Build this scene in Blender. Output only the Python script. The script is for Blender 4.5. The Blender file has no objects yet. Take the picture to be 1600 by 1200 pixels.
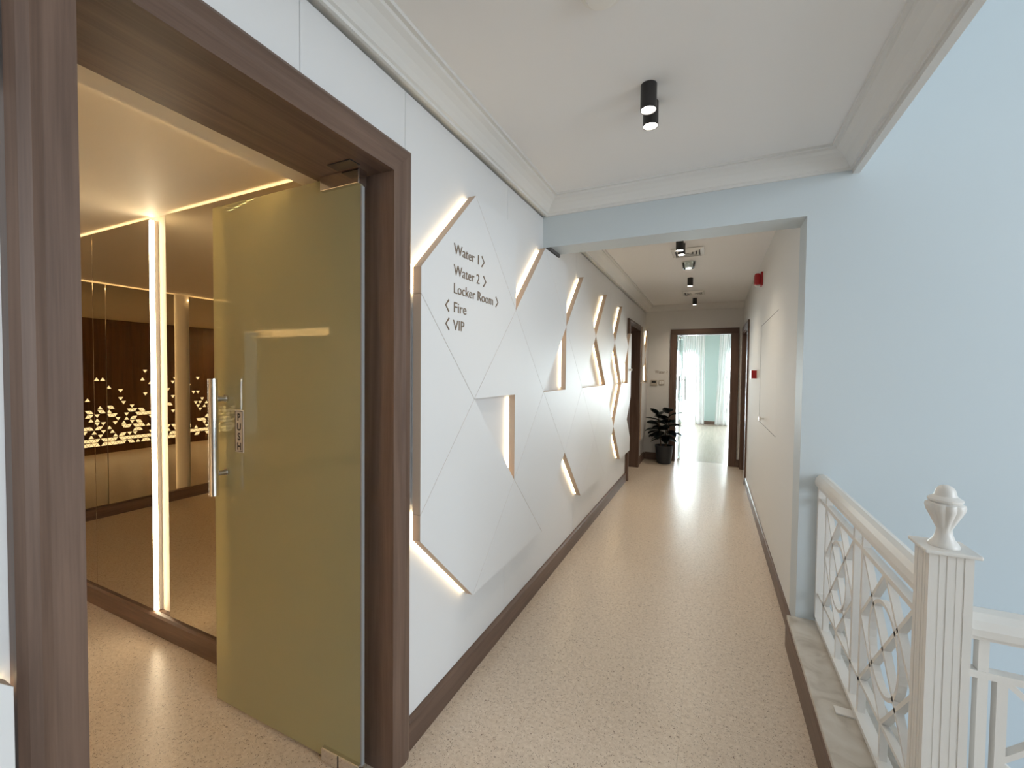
import bpy, bmesh, math, random
from mathutils import Vector, Matrix
random.seed(7)
SC = bpy.context.scene
COL = SC.collection

# ------------------------------------------------------------------ camera
F_PX, YAW, PIT, ROL, EYE = 666.2185, .4381, .0284, .0104, 1.5
Fw = Vector((-math.sin(YAW), math.cos(YAW), 0)); Rt = Vector((math.cos(YAW), math.sin(YAW), 0)); Up = Vector((0, 0, 1))
F2 = Fw*math.cos(PIT) - Up*math.sin(PIT); U2 = Up*math.cos(PIT) + Fw*math.sin(PIT)
R3 = Rt*math.cos(ROL) + U2*math.sin(ROL); U3 = U2*math.cos(ROL) - Rt*math.sin(ROL)
cam = bpy.data.cameras.new('camera'); camo = bpy.data.objects.new('camera', cam); COL.objects.link(camo)
cam.sensor_width = 36; cam.sensor_fit = 'HORIZONTAL'; cam.lens = F_PX/1600*36; cam.clip_start = .02; cam.clip_end = 200
M = Matrix((R3, U3, -F2)).transposed().to_4x4(); M.translation = Vector((0, 0, EYE)); camo.matrix_world = M
SC.camera = camo

# ------------------------------------------------------------------ world, daylight, exposure
W = bpy.data.worlds.new('daylight'); SC.world = W; W.use_nodes = True
W.node_tree.nodes['Background'].inputs[0].default_value = (.75, .88, 1, 1)
W.node_tree.nodes['Background'].inputs[1].default_value = 1.0

def area(name, loc, rot, sx, sy, energy, col):
    l = bpy.data.lights.new(name, 'AREA'); l.shape = 'RECTANGLE'; l.size = sx; l.size_y = sy; l.energy = energy; l.color = col
    o = bpy.data.objects.new(name, l); COL.objects.link(o); o.location = loc; o.rotation_euler = rot
    return o
# sky light through the tall stairwell window (right) and the end room's two glazed doors
area('stair_window_daylight', (5.48, -.55, 2.15), (0, math.radians(90), 0), 3.3, 3.0, 245, (.85, .93, 1))
area('end_window_daylight', (-1.15, 14.45, 1.05), (math.radians(-90), 0, 0), 1.5, 2.1, 2600, (.86, .94, 1))
area('end_window_daylight_b', (1.15, 14.45, 1.05), (math.radians(-90), 0, 0), 1.5, 2.1, 2000, (.86, .94, 1))

vs = SC.view_settings
vs.view_transform = 'Standard'; vs.look = 'None'; vs.gamma = 1; vs.use_curve_mapping = False; vs.exposure = 0.0

# ------------------------------------------------------------------ materials
MAT = {}
def srgb(r, g, b):
    f = lambda c: (c/255/12.92) if c/255 <= .04045 else ((c/255+.055)/1.055)**2.4
    return (f(r), f(g), f(b), 1)
def mat(name, col, rough=.5, metal=0, spec=.5, **kw):
    m = bpy.data.materials.new(name); m.use_nodes = True; MAT[name] = m
    b = m.node_tree.nodes['Principled BSDF']
    b.inputs['Base Color'].default_value = col; b.inputs['Roughness'].default_value = rough
    b.inputs['Metallic'].default_value = metal; b.inputs['Specular IOR Level'].default_value = spec
    for k, v in kw.items(): b.inputs[k].default_value = v
    return m
def N(m, t, **kw):
    n = m.node_tree.nodes.new(t)
    for k, v in kw.items(): setattr(n, k, v)
    return n
def L(m, a, b): m.node_tree.links.new(a, b)
def ramp(m, stops):
    r = N(m, 'ShaderNodeValToRGB'); e = r.color_ramp.elements
    while len(e) < len(stops): e.new(.5)
    for i, (p, c) in enumerate(stops): e[i].position = p; e[i].color = c
    return r
def paint(name, col, rough=.55, bump=.02, scale=220):
    m = mat(name, col, rough); b = m.node_tree.nodes['Principled BSDF']
    tc = N(m, 'ShaderNodeNewGeometry'); n = N(m, 'ShaderNodeTexNoise'); n.inputs['Scale'].default_value = scale; n.inputs['Detail'].default_value = 2
    bp = N(m, 'ShaderNodeBump'); bp.inputs['Strength'].default_value = bump; bp.inputs['Distance'].default_value = .002
    L(m, tc.outputs['Position'], n.inputs['Vector']); L(m, n.outputs['Fac'], bp.inputs['Height']); L(m, bp.outputs['Normal'], b.inputs['Normal'])
    return m
paint('white_paint', srgb(226, 225, 222), .75); paint('ceiling_paint', srgb(236, 235, 234), .8)
paint('stair_paint', srgb(200, 209, 213)); paint('room_paint', srgb(232, 222, 205)); paint('turquoise_paint', srgb(196, 216, 213))
paint('white_lacquer', srgb(226, 226, 226), .42, .004, 90)
MAT['white_lacquer'].node_tree.nodes['Principled BSDF'].inputs['Specular IOR Level'].default_value = .32
mat('trim_white', srgb(224, 223, 220), .7, spec=.3)
mat('rail_white', srgb(226, 222, 216), .33)
mat('panel_edge', srgb(196, 174, 154), .6)

def wood(name, axis, c1, c2, rough=.42):
    m = mat(name, c1, rough, spec=.35); b = m.node_tree.nodes['Principled BSDF']
    g = N(m, 'ShaderNodeNewGeometry'); mp = N(m, 'ShaderNodeMapping')
    sc = [14, 14, 14]; sc['xyz'.index(axis)] = .7
    mp.inputs['Scale'].default_value = sc
    n = N(m, 'ShaderNodeTexNoise'); n.inputs['Scale'].default_value = 1.6; n.inputs['Detail'].default_value = 7; n.inputs['Roughness'].default_value = .62; n.inputs['Distortion'].default_value = .5
    r = ramp(m, [(.32, c2), (.68, c1)])
    mp2 = N(m, 'ShaderNodeMapping'); sc2 = [240, 240, 240]; sc2['xyz'.index(axis)] = 5; mp2.inputs['Scale'].default_value = sc2
    n2 = N(m, 'ShaderNodeTexNoise'); n2.inputs['Scale'].default_value = 1; n2.inputs['Detail'].default_value = 2
    mx = N(m, 'ShaderNodeMix', data_type='RGBA', blend_type='MULTIPLY'); mx.inputs['Factor'].default_value = .35
    r2 = ramp(m, [(.3, (.55, .55, .55, 1)), (.7, (1, 1, 1, 1))])
    L(m, g.outputs['Position'], mp.inputs['Vector']); L(m, mp.outputs['Vector'], n.inputs['Vector']); L(m, n.outputs['Fac'], r.inputs['Fac'])
    L(m, g.outputs['Position'], mp2.inputs['Vector']); L(m, mp2.outputs['Vector'], n2.inputs['Vector']); L(m, n2.outputs['Fac'], r2.inputs['Fac'])
    L(m, r.outputs['Color'], mx.inputs['A']); L(m, r2.outputs['Color'], mx.inputs['B']); L(m, mx.outputs['Result'], b.inputs['Base Color'])
    return m
WC = (srgb(124, 100, 86), srgb(96, 76, 65))
for ax in 'xyz': wood('wood_'+ax, ax, *WC)
wood('walnut_z', 'z', srgb(104, 72, 50), srgb(74, 50, 36))
wood('laminate', 'y', srgb(190, 176, 158), srgb(172, 158, 142), .22)

def speckle():
    m = mat('speckled_vinyl', srgb(205, 184, 160), .3, spec=.45); b = m.node_tree.nodes['Principled BSDF']
    g = N(m, 'ShaderNodeNewGeometry')
    n0 = N(m, 'ShaderNodeTexNoise'); n0.inputs['Scale'].default_value = 60; n0.inputs['Detail'].default_value = 3
    base = ramp(m, [(.3, srgb(204, 186, 166)), (.7, srgb(220, 205, 187))])
    L(m, g.outputs['Position'], n0.inputs['Vector']); L(m, n0.outputs['Fac'], base.inputs['Fac'])
    last = base.outputs['Color']
    for sc, thr, col, seed in ((120, .17, srgb(104, 82, 66), 0), (95, .13, srgb(134, 108, 88), 5), (150, .17, srgb(234, 222, 206), 9)):
        mp = N(m, 'ShaderNodeMapping'); mp.inputs['Location'].default_value = (seed, seed*1.3, 0)
        w = N(m, 'ShaderNodeTexNoise'); w.inputs['Scale'].default_value = 130; w.inputs['Detail'].default_value = 1
        ad = N(m, 'ShaderNodeMix', data_type='RGBA', blend_type='LINEAR_LIGHT'); ad.inputs['Factor'].default_value = .012
        v = N(m, 'ShaderNodeTexVoronoi', feature='F1'); v.inputs['Scale'].default_value = sc; v.inputs['Randomness'].default_value = 1
        wn = N(m, 'ShaderNodeTexWhiteNoise', noise_dimensions='3D')
        gt = N(m, 'ShaderNodeMath', operation='GREATER_THAN'); gt.inputs[1].default_value = .62
        lt = N(m, 'ShaderNodeMath', operation='LESS_THAN'); lt.inputs[1].default_value = thr*1.6
        mu = N(m, 'ShaderNodeMath', operation='MULTIPLY')
        mx = N(m, 'ShaderNodeMix', data_type='RGBA')
        L(m, g.outputs['Position'], mp.inputs['Vector']); L(m, mp.outputs['Vector'], w.inputs['Vector'])
        L(m, mp.outputs['Vector'], ad.inputs['A']); L(m, w.outputs['Color'], ad.inputs['B'])
        L(m, ad.outputs['Result'], v.inputs['Vector']); L(m, v.outputs['Position'], wn.inputs['Vector'])
        L(m, v.outputs['Distance'], lt.inputs[0]); L(m, wn.outputs['Value'], gt.inputs[0])
        L(m, lt.outputs[0], mu.inputs[0]); L(m, gt.outputs[0], mu.inputs[1]); L(m, mu.outputs[0], mx.inputs['Factor'])
        L(m, last, mx.inputs['A']); mx.inputs['B'].default_value = col; last = mx.outputs['Result']
    L(m, last, b.inputs['Base Color'])
    return m
speckle()
def marble():
    m = mat('marble', srgb(190, 182, 170), .3); b = m.node_tree.nodes['Principled BSDF']
    g = N(m, 'ShaderNodeNewGeometry'); n = N(m, 'ShaderNodeTexNoise'); n.inputs['Scale'].default_value = 9; n.inputs['Detail'].default_value = 8; n.inputs['Distortion'].default_value = 1.2
    r = ramp(m, [(.3, srgb(170, 160, 146)), (.5, srgb(196, 188, 176)), (.72, srgb(206, 200, 190))])
    L(m, g.outputs['Position'], n.inputs['Vector']); L(m, n.outputs['Fac'], r.inputs['Fac']); L(m, r.outputs['Color'], b.inputs['Base Color'])
marble()
mat('chrome', (.78, .77, .75, 1), .12, 1); mat('steel', (.62, .61, .6, 1), .28, 1)
mat('bronze_mirror', (.66, .60, .48, 1), .0, 1)
mat('black_metal', srgb(38, 36, 36), .4); mat('dark_gap', srgb(90, 88, 88), .9)
mat('bronze_letter', srgb(126, 106, 84), .45, .3); mat('red_plastic', srgb(170, 22, 28), .35); mat('white_plastic', srgb(235, 233, 228), .35)
mat('vent_white', srgb(245, 244, 240), .18, spec=.8); mat('plate_grey', srgb(190, 180, 165), .45, .2); mat('print_black', srgb(40, 32, 28), .6)
mat('pot_black', srgb(44, 48, 54), .45); mat('soil', srgb(50, 38, 30), .95); mat('stem', srgb(96, 78, 62), .8)
mat('leaf', srgb(34, 46, 44), .32); mat('seal_grey', srgb(150, 150, 148), .5)

def emis(name, col, s):
    m = bpy.data.materials.new(name); m.use_nodes = True; MAT[name] = m; nt = m.node_tree; nt.nodes.clear()
    e = nt.nodes.new('ShaderNodeEmission'); e.inputs[0].default_value = col; e.inputs[1].default_value = s
    o = nt.nodes.new('ShaderNodeOutputMaterial'); nt.links.new(e.outputs[0], o.inputs[0]); return m
WARM = (1, .78, .47, 1)
emis('led_wall', (1, .76, .45, 1), 10); emis('led_mirror', (1, .82, .55, 1), 24); emis('led_cove', (1, .74, .42, 1), 7); emis('led_added_trough', (1, .79, .49, 1), 105)
emis('lit_triangle', (1, .82, .55, 1), 2.6); emis('lamp_disc', (1, .93, .82, 1), 30); emis('lamp_dim', (1, .95, .88, 1), 3)

def glassmat(name, tint, film, fac, rough=.02):
    m = bpy.data.materials.new(name); m.use_nodes = True; MAT[name] = m; nt = m.node_tree; nt.nodes.clear()
    t = nt.nodes.new('ShaderNodeBsdfTransparent'); t.inputs[0].default_value = tint
    d = nt.nodes.new('ShaderNodeBsdfDiffuse'); d.inputs[0].default_value = film
    tr = nt.nodes.new('ShaderNodeBsdfTranslucent'); tr.inputs[0].default_value = film
    g = nt.nodes.new('ShaderNodeBsdfGlossy'); g.inputs['Roughness'].default_value = rough; g.inputs[0].default_value = (1, 1, 1, 1)
    a = nt.nodes.new('ShaderNodeMixShader'); a.inputs[0].default_value = .32 if fac > .5 and rough < .5 else .5
    b = nt.nodes.new('ShaderNodeMixShader'); b.inputs[0].default_value = fac
    c = nt.nodes.new('ShaderNodeMixShader'); fr = nt.nodes.new('ShaderNodeFresnel'); fr.inputs[0].default_value = 1.5
    o = nt.nodes.new('ShaderNodeOutputMaterial'); k = nt.links.new
    k(d.outputs[0], a.inputs[1]); k(tr.outputs[0], a.inputs[2]); k(t.outputs[0], b.inputs[1]); k(a.outputs[0], b.inputs[2])
    k(fr.outputs[0], c.inputs[0]); k(b.outputs[0], c.inputs[1]); k(g.outputs[0], c.inputs[2]); k(c.outputs[0], o.inputs[0]); return m
glassmat('tinted_glass', (.94, .92, .66, 1), (.94, .86, .48, 1), .52)
glassmat('clear_glass', (.94, .97, .96, 1), (.86, .92, .91, 1), .04)
glassmat('sheer_cloth', (1, 1, 1, 1), (.92, .93, .93, 1), .72, .9)

# ------------------------------------------------------------------ helpers
def link(name, me, m=None, parent=None):
    o = bpy.data.objects.new(name, me); COL.objects.link(o)
    if m is not None and me is not None: me.materials.append(MAT[m] if isinstance(m, str) else m)
    if parent is not None: o.parent = parent
    return o
def fin(name, bm, m, parent=None, smooth=False):
    bmesh.ops.recalc_face_normals(bm, faces=bm.faces)
    me = bpy.data.meshes.new(name); bm.to_mesh(me); bm.free()
    if smooth:
        for p in me.polygons: p.use_smooth = True
        if smooth != 'all':
            me.set_sharp_from_angle(angle=math.radians(35))
    return link(name, me, m, parent)
def bbox(bm, x0, x1, y0, y1, z0, z1, bev=0):
    r = bmesh.ops.create_cube(bm, size=1)
    for v in r['verts']:
        v.co = Vector(((x0+x1)/2+v.co.x*(x1-x0), (y0+y1)/2+v.co.y*(y1-y0), (z0+z1)/2+v.co.z*(z1-z0)))
    if bev:
        es = list({e for v in r['verts'] for e in v.link_edges})
        bmesh.ops.bevel(bm, geom=es, offset=bev, segments=2, affect='EDGES', profile=.5)
def box(name, x0, x1, y0, y1, z0, z1, m, parent=None, bev=0):
    bm = bmesh.new(); bbox(bm, x0, x1, y0, y1, z0, z1, bev); return fin(name, bm, m, parent)
def boxes(name, lst, m, parent=None):
    bm = bmesh.new()
    for b in lst: bbox(bm, *b)
    return fin(name, bm, m, parent)
def prism(name, pts0, pts1, m, parent=None, bev=0):
    """closed solid between two matching 3-D outlines"""
    bm = bmesh.new(); a = [bm.verts.new(p) for p in pts0]; b = [bm.verts.new(p) for p in pts1]; n = len(a)
    bm.faces.new(a); bm.faces.new(b[::-1])
    for i in range(n): bm.faces.new((a[i], b[i], b[(i+1) % n], a[(i+1) % n]))
    if bev: bmesh.ops.bevel(bm, geom=list(bm.edges), offset=bev, segments=1, affect='EDGES')
    return fin(name, bm, m, parent)
def lathe_bm(bm, prof, c, seg=32, lobe=None):
    rings = []
    for i, (r, z) in enumerate(prof):
        ring = []
        for k in range(seg):
            a = 2*math.pi*k/seg; rr = r*(1+(lobe(i, a) if lobe else 0))
            ring.append(bm.verts.new((c[0]+rr*math.cos(a), c[1]+rr*math.sin(a), c[2]+z)))
        rings.append(ring)
    for i in range(len(rings)-1):
        for k in range(seg):
            bm.faces.new((rings[i][k], rings[i][(k+1) % seg], rings[i+1][(k+1) % seg], rings[i+1][k]))
    bm.faces.new(rings[0][::-1]); bm.faces.new(rings[-1])
def lathe(name, prof, c, m, parent=None, seg=32, lobe=None):
    bm = bmesh.new(); lathe_bm(bm, prof, c, seg, lobe); return fin(name, bm, m, parent, True)
def tube(name, p, q, r, m, parent=None, seg=20, r2=None):
    p, q = Vector(p), Vector(q); d = (q-p); bm = bmesh.new()
    bmesh.ops.create_cone(bm, cap_ends=True, segments=seg, radius1=r, radius2=r if r2 is None else r2, depth=d.length)
    rot = d.to_track_quat('Z', 'Y').to_matrix().to_4x4(); rot.translation = (p+q)/2
    bmesh.ops.transform(bm, matrix=rot, verts=bm.verts)
    return fin(name, bm, m, parent, True)
def sweep(name, pts, wv, hw, hh, m, parent=None, closed=False):
    """rectangular bar along a polyline; wv = unit vector of the bar's depth, hw half width in plane, hh half depth"""
    bm = bmesh.new(); P = [Vector(p) for p in pts]; n = len(P); wv = Vector(wv); rings = []
    for i in range(n):
        if closed: t = P[(i+1) % n]-P[i-1]
        else: t = P[min(i+1, n-1)]-P[max(i-1, 0)]
        s = t.cross(wv).normalized()
        rings.append([bm.verts.new(P[i]+s*a*hw+wv*b*hh) for a, b in ((-1, -1), (1, -1), (1, 1), (-1, 1))])
    for i in range(n if closed else n-1):
        A, B = rings[i], rings[(i+1) % n]
        for k in range(4): bm.faces.new((A[k], A[(k+1) % 4], B[(k+1) % 4], B[k]))
    if not closed: bm.faces.new(rings[0][::-1]); bm.faces.new(rings[-1])
    return fin(name, bm, m, parent)
def tag(o, label, cat, group=None):
    o['label'] = label; o['category'] = cat
    if group: o['group'] = group
    return o
def struct(o): o['kind'] = 'structure'; return o
def empty(name, loc=(0, 0, 0)):
    o = bpy.data.objects.new(name, None); COL.objects.link(o); o.location = loc; o.empty_display_size = .1; return o
def thing(name, label, cat, group=None): return tag(empty(name), label, cat, group)
# things are built in world coordinates under an Empty; settle() moves the Empty to the thing's base without moving its parts
def settle(root, loc):
    loc = Vector(loc); root.location = loc
    for c in root.children:
        c.matrix_parent_inverse = Matrix.Translation(-loc)

# ------------------------------------------------------------------ dimensions
XS, XW, XP = -1.096, -1.067, -1.0127      # masonry face, board cladding face, proud panel face
XI = -1.36                                # inner face of the left wall (mirror room side)
XR, YB, YB2, ZB, ZC, YE = .4432, 2.7505, 2.951, 2.349, 2.66, 7.7585
Y0, Y1, ZH = .37, 1.205, 2.21             # doorway 1: clear opening
E2 = (6.09, 6.96, 2.165)                  # doorway 2
YM, XM, ZR = 1.31, -5.5, 2.345            # mirror planes and ceiling of the mirror room

# ------------------------------------------------------------------ the shell
wl = struct(boxes('wall_left', [(XI, XS, -3.2, Y0-.06, 0, 2.85), (XI, XS, Y0-.06, Y1+.06, ZH+.06, 2.85), (XI, XS, Y1+.06, E2[0]-.04, 0, 2.85),
     (XI, XS, E2[0]-.04, E2[1]+.04, E2[2]+.04, 2.85), (XI, XS, E2[1]+.04, YE, 0, 2.85)], 'white_paint'))
wr = struct(boxes('wall_right', [(XR, .60, YB2, 6.62, 0, 2.85), (XR, .60, 6.62, 7.60, 2.15, 2.85), (XR, .60, 7.60, YE, 0, 2.85)], 'white_paint'))
struct(boxes('wall_stairwell', [(XR, 5.6, YB, YB2, -3.2, 5.5), (-1.36, XR, YB, YB2, ZB, 2.9)], 'stair_paint'))
we = struct(boxes('wall_back', [(XI, -.555, YE, YE+.16, 0, 2.85), (.272, .62, YE, YE+.16, 0, 2.85), (-.555, .272, YE, YE+.16, 2.165, 2.85)], 'white_paint'))
fl = struct(boxes('floor', [(XI, XR+.16, -3.2, YE+.16, -.22, -.006), (XR+.16, 5.6, -3.2, 1.40, -.22, -.001), (XI, XR+.16, -3.2, -.1, -.006, 0), (XI, -1.06, -.1, YE, -.006, 0), (-1.06, XR+.16, YE, YE+.16, -.006, 0)], 'speckled_vinyl'))
struct(boxes('ceiling', [(XI, .65, -3.2, YB, ZC, 2.9), (XI, .62, YB2, YE+.16, ZC, 2.9)], 'ceiling_paint'))
struct(box('wall_behind', XI, 5.6, -3.4, -3.2, -3.2, 5.5, 'white_paint'))
struct(boxes('wall_outer', [(5.3, 5.6, -3.2, -2.0, -3.2, 5.5), (5.3, 5.6, .9, YB, -3.2, 5.5), (5.3, 5.6, -2.0, .9, -3.2, .5), (5.3, 5.6, -2.0, .9, 3.8, 5.5)], 'stair_paint'))
struct(box('ceiling_stairwell', XI, 5.6, -3.4, YB2, 5.5, 5.7, 'stair_paint'))
struct(box('floor_stairwell', XR, 5.6, 1.4, YB, -3.4, -3.2, 'marble'))
struct(box('wall_upper', .45, .65, -3.2, YB, 2.9, 5.5, 'stair_paint'))
# stairwell window out of frame on the right: frame and mullions
w1 = struct(boxes('window_1', [(5.36, 5.43, -2.0, -1.93, .5, 3.8), (5.36, 5.43, .83, .9, .5, 3.8), (5.36, 5.43, -2.0, .9, .5, .57), (5.36, 5.43, -2.0, .9, 3.73, 3.8), (5.36, 5.43, -.58, -.52, .5, 3.8), (5.36, 5.43, -2.0, .9, 2.1, 2.16)], 'white_plastic'))
# floor tiles (hairline joints)
tile_cache = {}
xs = [-1.06, -.70, -.09, .4432+.0]
for ci in range(3):
    y = -.1 + (0 if ci != 1 else .2)
    edges = [-.1]
    yy = 5.03 - .305*(ci % 2)
    while yy > -.1: yy -= .61
    yy += .61
    while yy < YE:
        if yy > -.05: edges.append(yy)
        yy += .61
    edges.append(YE)
    for a, b in zip(edges[:-1], edges[1:]):
        g = .0003; box('tile', xs[ci]+g, xs[ci+1]-g, a+g, b-g, -.006, 0, 'speckled_vinyl', fl)
struct(box('floor_kerb_fill', XR, XR+.16, 1.4, YE, -.006, 0, 'speckled_vinyl'))

# ---- board cladding on the left wall
def board(y0, y1, z0, z1): box('board', XS, XW, y0+.001, y1-.001, z0, z1, 'white_lacquer', wl, .0012)
ZG = 2.552
board(-1.5, .285, .12, ZG); board(-3.2, -1.5, .12, ZG)
board(.285, .851, 2.318, ZG); board(.851, 1.305, 2.318, ZG)
for a, b in ((1.305, 2.197), (2.197, 3.543), (3.543, 4.89), (4.89, 6.0)): board(a, b, .12, ZG)
board(6.0, 7.05, 2.26, ZG); board(7.05, YE, .12, ZG)

# ---- triangular panels
ky = {-5: -.555, -4: -.095, -3: .365, -2: .825, -1: 1.285, 0: 1.745, 1: 2.205, 2: 2.66, 3: 3.13, 4: 3.59, 5: 4.045, 6: 4.485, 7: 4.92, 8: 5.34, 9: 5.78, 10: 6.2}
kz = [.43, .885, 1.37, 1.85, 2.32]
def clip(poly, ax, lim, keep_less):
    out = []
    for i in range(len(poly)):
        a, b = poly[i-1], poly[i]
        ia = (a[ax] <= lim) == keep_less or a[ax] == lim; ib = (b[ax] <= lim) == keep_less or b[ax] == lim
        if ia != ib:
            t = (lim-a[ax])/(b[ax]-a[ax]); out.append((a[0]+t*(b[0]-a[0]), a[1]+t*(b[1]-a[1])))
        if ib: out.append(b)
    return out
def inset(poly, d):
    A = sum(poly[i-1][0]*poly[i][1]-poly[i][0]*poly[i-1][1] for i in range(len(poly)))
    s = 1 if A > 0 else -1; out = []; n = len(poly)
    for i in range(n):
        p0, p1, p2 = (Vector(poly[i-1]), Vector(poly[i]), Vector(poly[(i+1) % n]))
        d1 = (p1-p0).normalized(); d2 = (p2-p1).normalized()
        n1 = Vector((-d1.y, d1.x))*s; n2 = Vector((-d2.y, d2.x))*s
        bi = n1+n2
        out.append(tuple(p1+bi*(d/max(.15, 1+n1.dot(n2)))))
    return out
def panel(poly, parent=wl, x0=XW, x1=XP, lim=(1.335, 6.03), zl=9, gap=.0009):
    """slab with a rebate behind its edges: the light strips sit in that slot"""
    if lim: poly = clip(clip(poly, 0, lim[0], False), 0, lim[1], True)
    poly = clip(poly, 1, zl, True)
    if len(poly) < 3: return
    q = inset(poly, gap); r = inset(poly, .013); s_ = inset(poly, gap+.0008); n = len(q); xm = x0+.016
    bm = bmesh.new()
    rg = [[bm.verts.new((x, y, z)) for y, z in pl_] for x, pl_ in ((x0, r), (xm, r), (xm, q), (x1-.0008, q), (x1, s_))]
    bm.faces.new(rg[0]); bm.faces.new(rg[4][::-1])
    for A, B in zip(rg[:-1], rg[1:]):
        for i in range(n): bm.faces.new((A[i], B[i], B[(i+1) % n], A[(i+1) % n]))
    o = fin('panel', bm, 'white_lacquer', parent); o.data.materials.append(MAT['panel_edge'])
    for p in o.data.polygons:
        if abs(p.normal.x) < .3 and p.center.x > xm+.002: p.material_index = 1
    return o
P_ = lambda *a: [(ky[k], kz[j]) for k, j in a]
def dup_(k): return P_((k, 4), (k+1, 3), (k, 2), (k-1, 3))
for k in (0, 2, 4, 6, 8): panel(dup_(k))
ky[11] = 6.64
panel(dup_(10), zl=2.04)
panel(P_((-1, 3), (0, 2), (-1, 1)))
panel(P_((0, 2), (1, 3), (2, 2), (1, 1), (1, 2)))
panel(P_((3, 3), (4, 2), (3, 1), (2, 2), (3, 2)))
panel(P_((4, 2), (6, 2), (5, 1)))
panel(P_((9, 3), (10, 2), (9, 1), (8, 2), (9, 2)))
for k in (0, 2, 4, 6, 8): panel(P_((k, 2), (k+1, 1), (k, 0), (k-1, 1)))
panel(P_((1, 1), (2, 0), (0, 0))); panel(P_((5, 1), (6, 0), (4, 0))); panel(P_((9, 1), (10, 0), (8, 0)))
panel(P_((0, 4), (1, 4), (1, 3))); panel(P_((2, 4), (3, 4), (3, 3)))
# left of the doorway
panel(P_((-4, 4), (-3, 4), (-3, 3)), lim=(-3, .27)); panel(P_((-4, 2), (-3, 1), (-4, 0), (-5, 1)), lim=(-3, .273))
# short panel field between doorway 2 and the end wall
f2 = (7.10, YE-.005); xq = -1.02
def p2(poly): panel([(y, z) for y, z in poly], lim=f2, x1=xq)
ym, dl = 7.47, .37
p2([(ym-dl, 2.25), (ym, 1.82), (ym-dl, 1.35)]); p2([(ym-dl, 1.345), (YE, 1.345), (YE, .885), (ym+.1, .42), (ym-dl, .42)])
p2([(ym, 1.82), (ym+.27, 2.25), (YE, 2.25), (YE, 1.36), (ym+.2, 1.36)])

# warm light strips along the recess edges
def strip(p, q, parent=wl, off=-.006, x0=XW, trim=.015, mname='led_wall'):
    p, q = Vector((0, *p)), Vector((0, *q)); d = (q-p).normalized(); p, q = p+d*trim, q-d*trim
    s = Vector((0, -d.z, d.y));  s = s if s.y < 0 else -s
    p, q = p+s*off, q+s*off
    sweep('light_strip', [p+Vector((x0+.008, 0, 0)), q+Vector((x0+.008, 0, 0))], (1, 0, 0), .005, .007, mname, parent)
K = lambda k, j: (ky[k], kz[j])
for a, b in ((K(1, 3), K(2, 4)), (K(3, 3), K(4, 4)), (K(5, 3), K(6, 4)), (K(7, 3), K(8, 4)), ((1.335, 1.90), K(0, 4)), ((1.335, .835), K(0, 0)),
             (K(3, 2), K(3, 3)), (K(5, 3), K(6, 2)), (K(7, 3), K(8, 2)), (K(8, 2), K(7, 1)), (K(9, 2), K(9, 3)), (K(7, 1), K(8, 0)), (K(3, 1), K(4, 0)), (K(1, 1), K(1, 2)),
             ((1.335, 1.80), (1.335, 1.915)), ((1.335, .82), (1.335, .945)), ((ym, 1.82), (ym+.27, 2.25)), ((ym, 1.82), (ym+.2, 1.36))):
    strip(a, b, trim=.02 if abs(a[1]-b[1]) > .2 else .002)
strip((.268, .957), (.255, .985))
tube('knob', (XP-.0, 5.90, 1.545), (XP+.035, 5.90, 1.545), .014, 'steel', wl)

# ---- skirtings
def skirt_y(name, xw, sgn, y0, y1, z0=0, h=.122, t=.014):
    pr = [(0, 0), (t, 0), (t, h-.016), (t*.75, h-.008), (t*.45, h-.004), (t*.4, h), (0, h)]
    return struct(prism(name, [(xw+sgn*d, y0, z0+z) for d, z in pr], [(xw+sgn*d, y1, z0+z) for d, z in pr], 'wood_y'))
def skirt_x(name, yw, x0, x1, z0=0, h=.122, t=.014, m='wood_x'):
    pr = [(0, 0), (t, 0), (t, h-.016), (t*.75, h-.008), (t*.45, h-.004), (t*.4, h), (0, h)]
    return struct(prism(name, [(x0, yw-d, z0+z) for d, z in pr], [(x1, yw-d, z0+z) for d, z in pr], m))
skirt_y('baseboard_left', XS, 1, 1.305, 6.0, t=.049); skirt_y('baseboard_left_end', XS, 1, 7.05, YE, t=.049); skirt_y('baseboard_left_front', XS, 1, -3.2, .285, t=.049)
skirt_y('baseboard_right', XR, -1, YB, 6.52, h=.11); skirt_x('baseboard_back', YE, XS+.05, -.655); skirt_x('baseboard_back_right', YE, .386, XR-.002)

# ---- cornices
CP = [(0, -.105), (.012, -.105), (.012, -.092), (.022, -.088), (.034, -.07), (.05, -.05), (.072, -.032), (.092, -.022), (.096, -.012), (.112, -.012), (.114, 0), (0, 0)]
def cornice(name, a, b, n, ma, mb, z=ZC):
    """a,b wall-line end points (x,y); n inward normal; ma/mb mitre: shift of the end along the run per unit of depth"""
    a, b, n = Vector(a), Vector(b), Vector(n); t = (b-a).normalized()
    A = [a+n*d+t*ma*d for d, _ in CP]; B = [b+n*d-t*mb*d for d, _ in CP]
    return struct(prism(name, [(p.x, p.y, z+c[1]) for p, c in zip(A, CP)], [(p.x, p.y, z+c[1]) for p, c in zip(B, CP)], 'trim_white'))
XC = -1.043
struct(box('trim_backing', XS, XC, -3.2, YB, 2.566, ZC, 'trim_white'))
struct(box('trim_backing_far', XS, XC, YB2, YE, 2.566, ZC, 'trim_white'))
cornice('trim_1', (XC, -3.2), (XC, YB), (1, 0), 0, 1)
cornice('trim_2', (XC, YB), (.635, YB), (0, -1), 1, 1)
cornice('trim_3', (.635, YB), (.635, -3.2), (-1, 0), 1, 0)
struct(box('trim_4', .632, .662, -3.2, YB, 2.535, 2.9, 'trim_white'))
cornice('trim_5', (XC, YB2), (XC, YE), (1, 0), 0, 1); cornice('trim_6', (XC, YE), (XR, YE), (0, -1), 1, 0)
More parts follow.
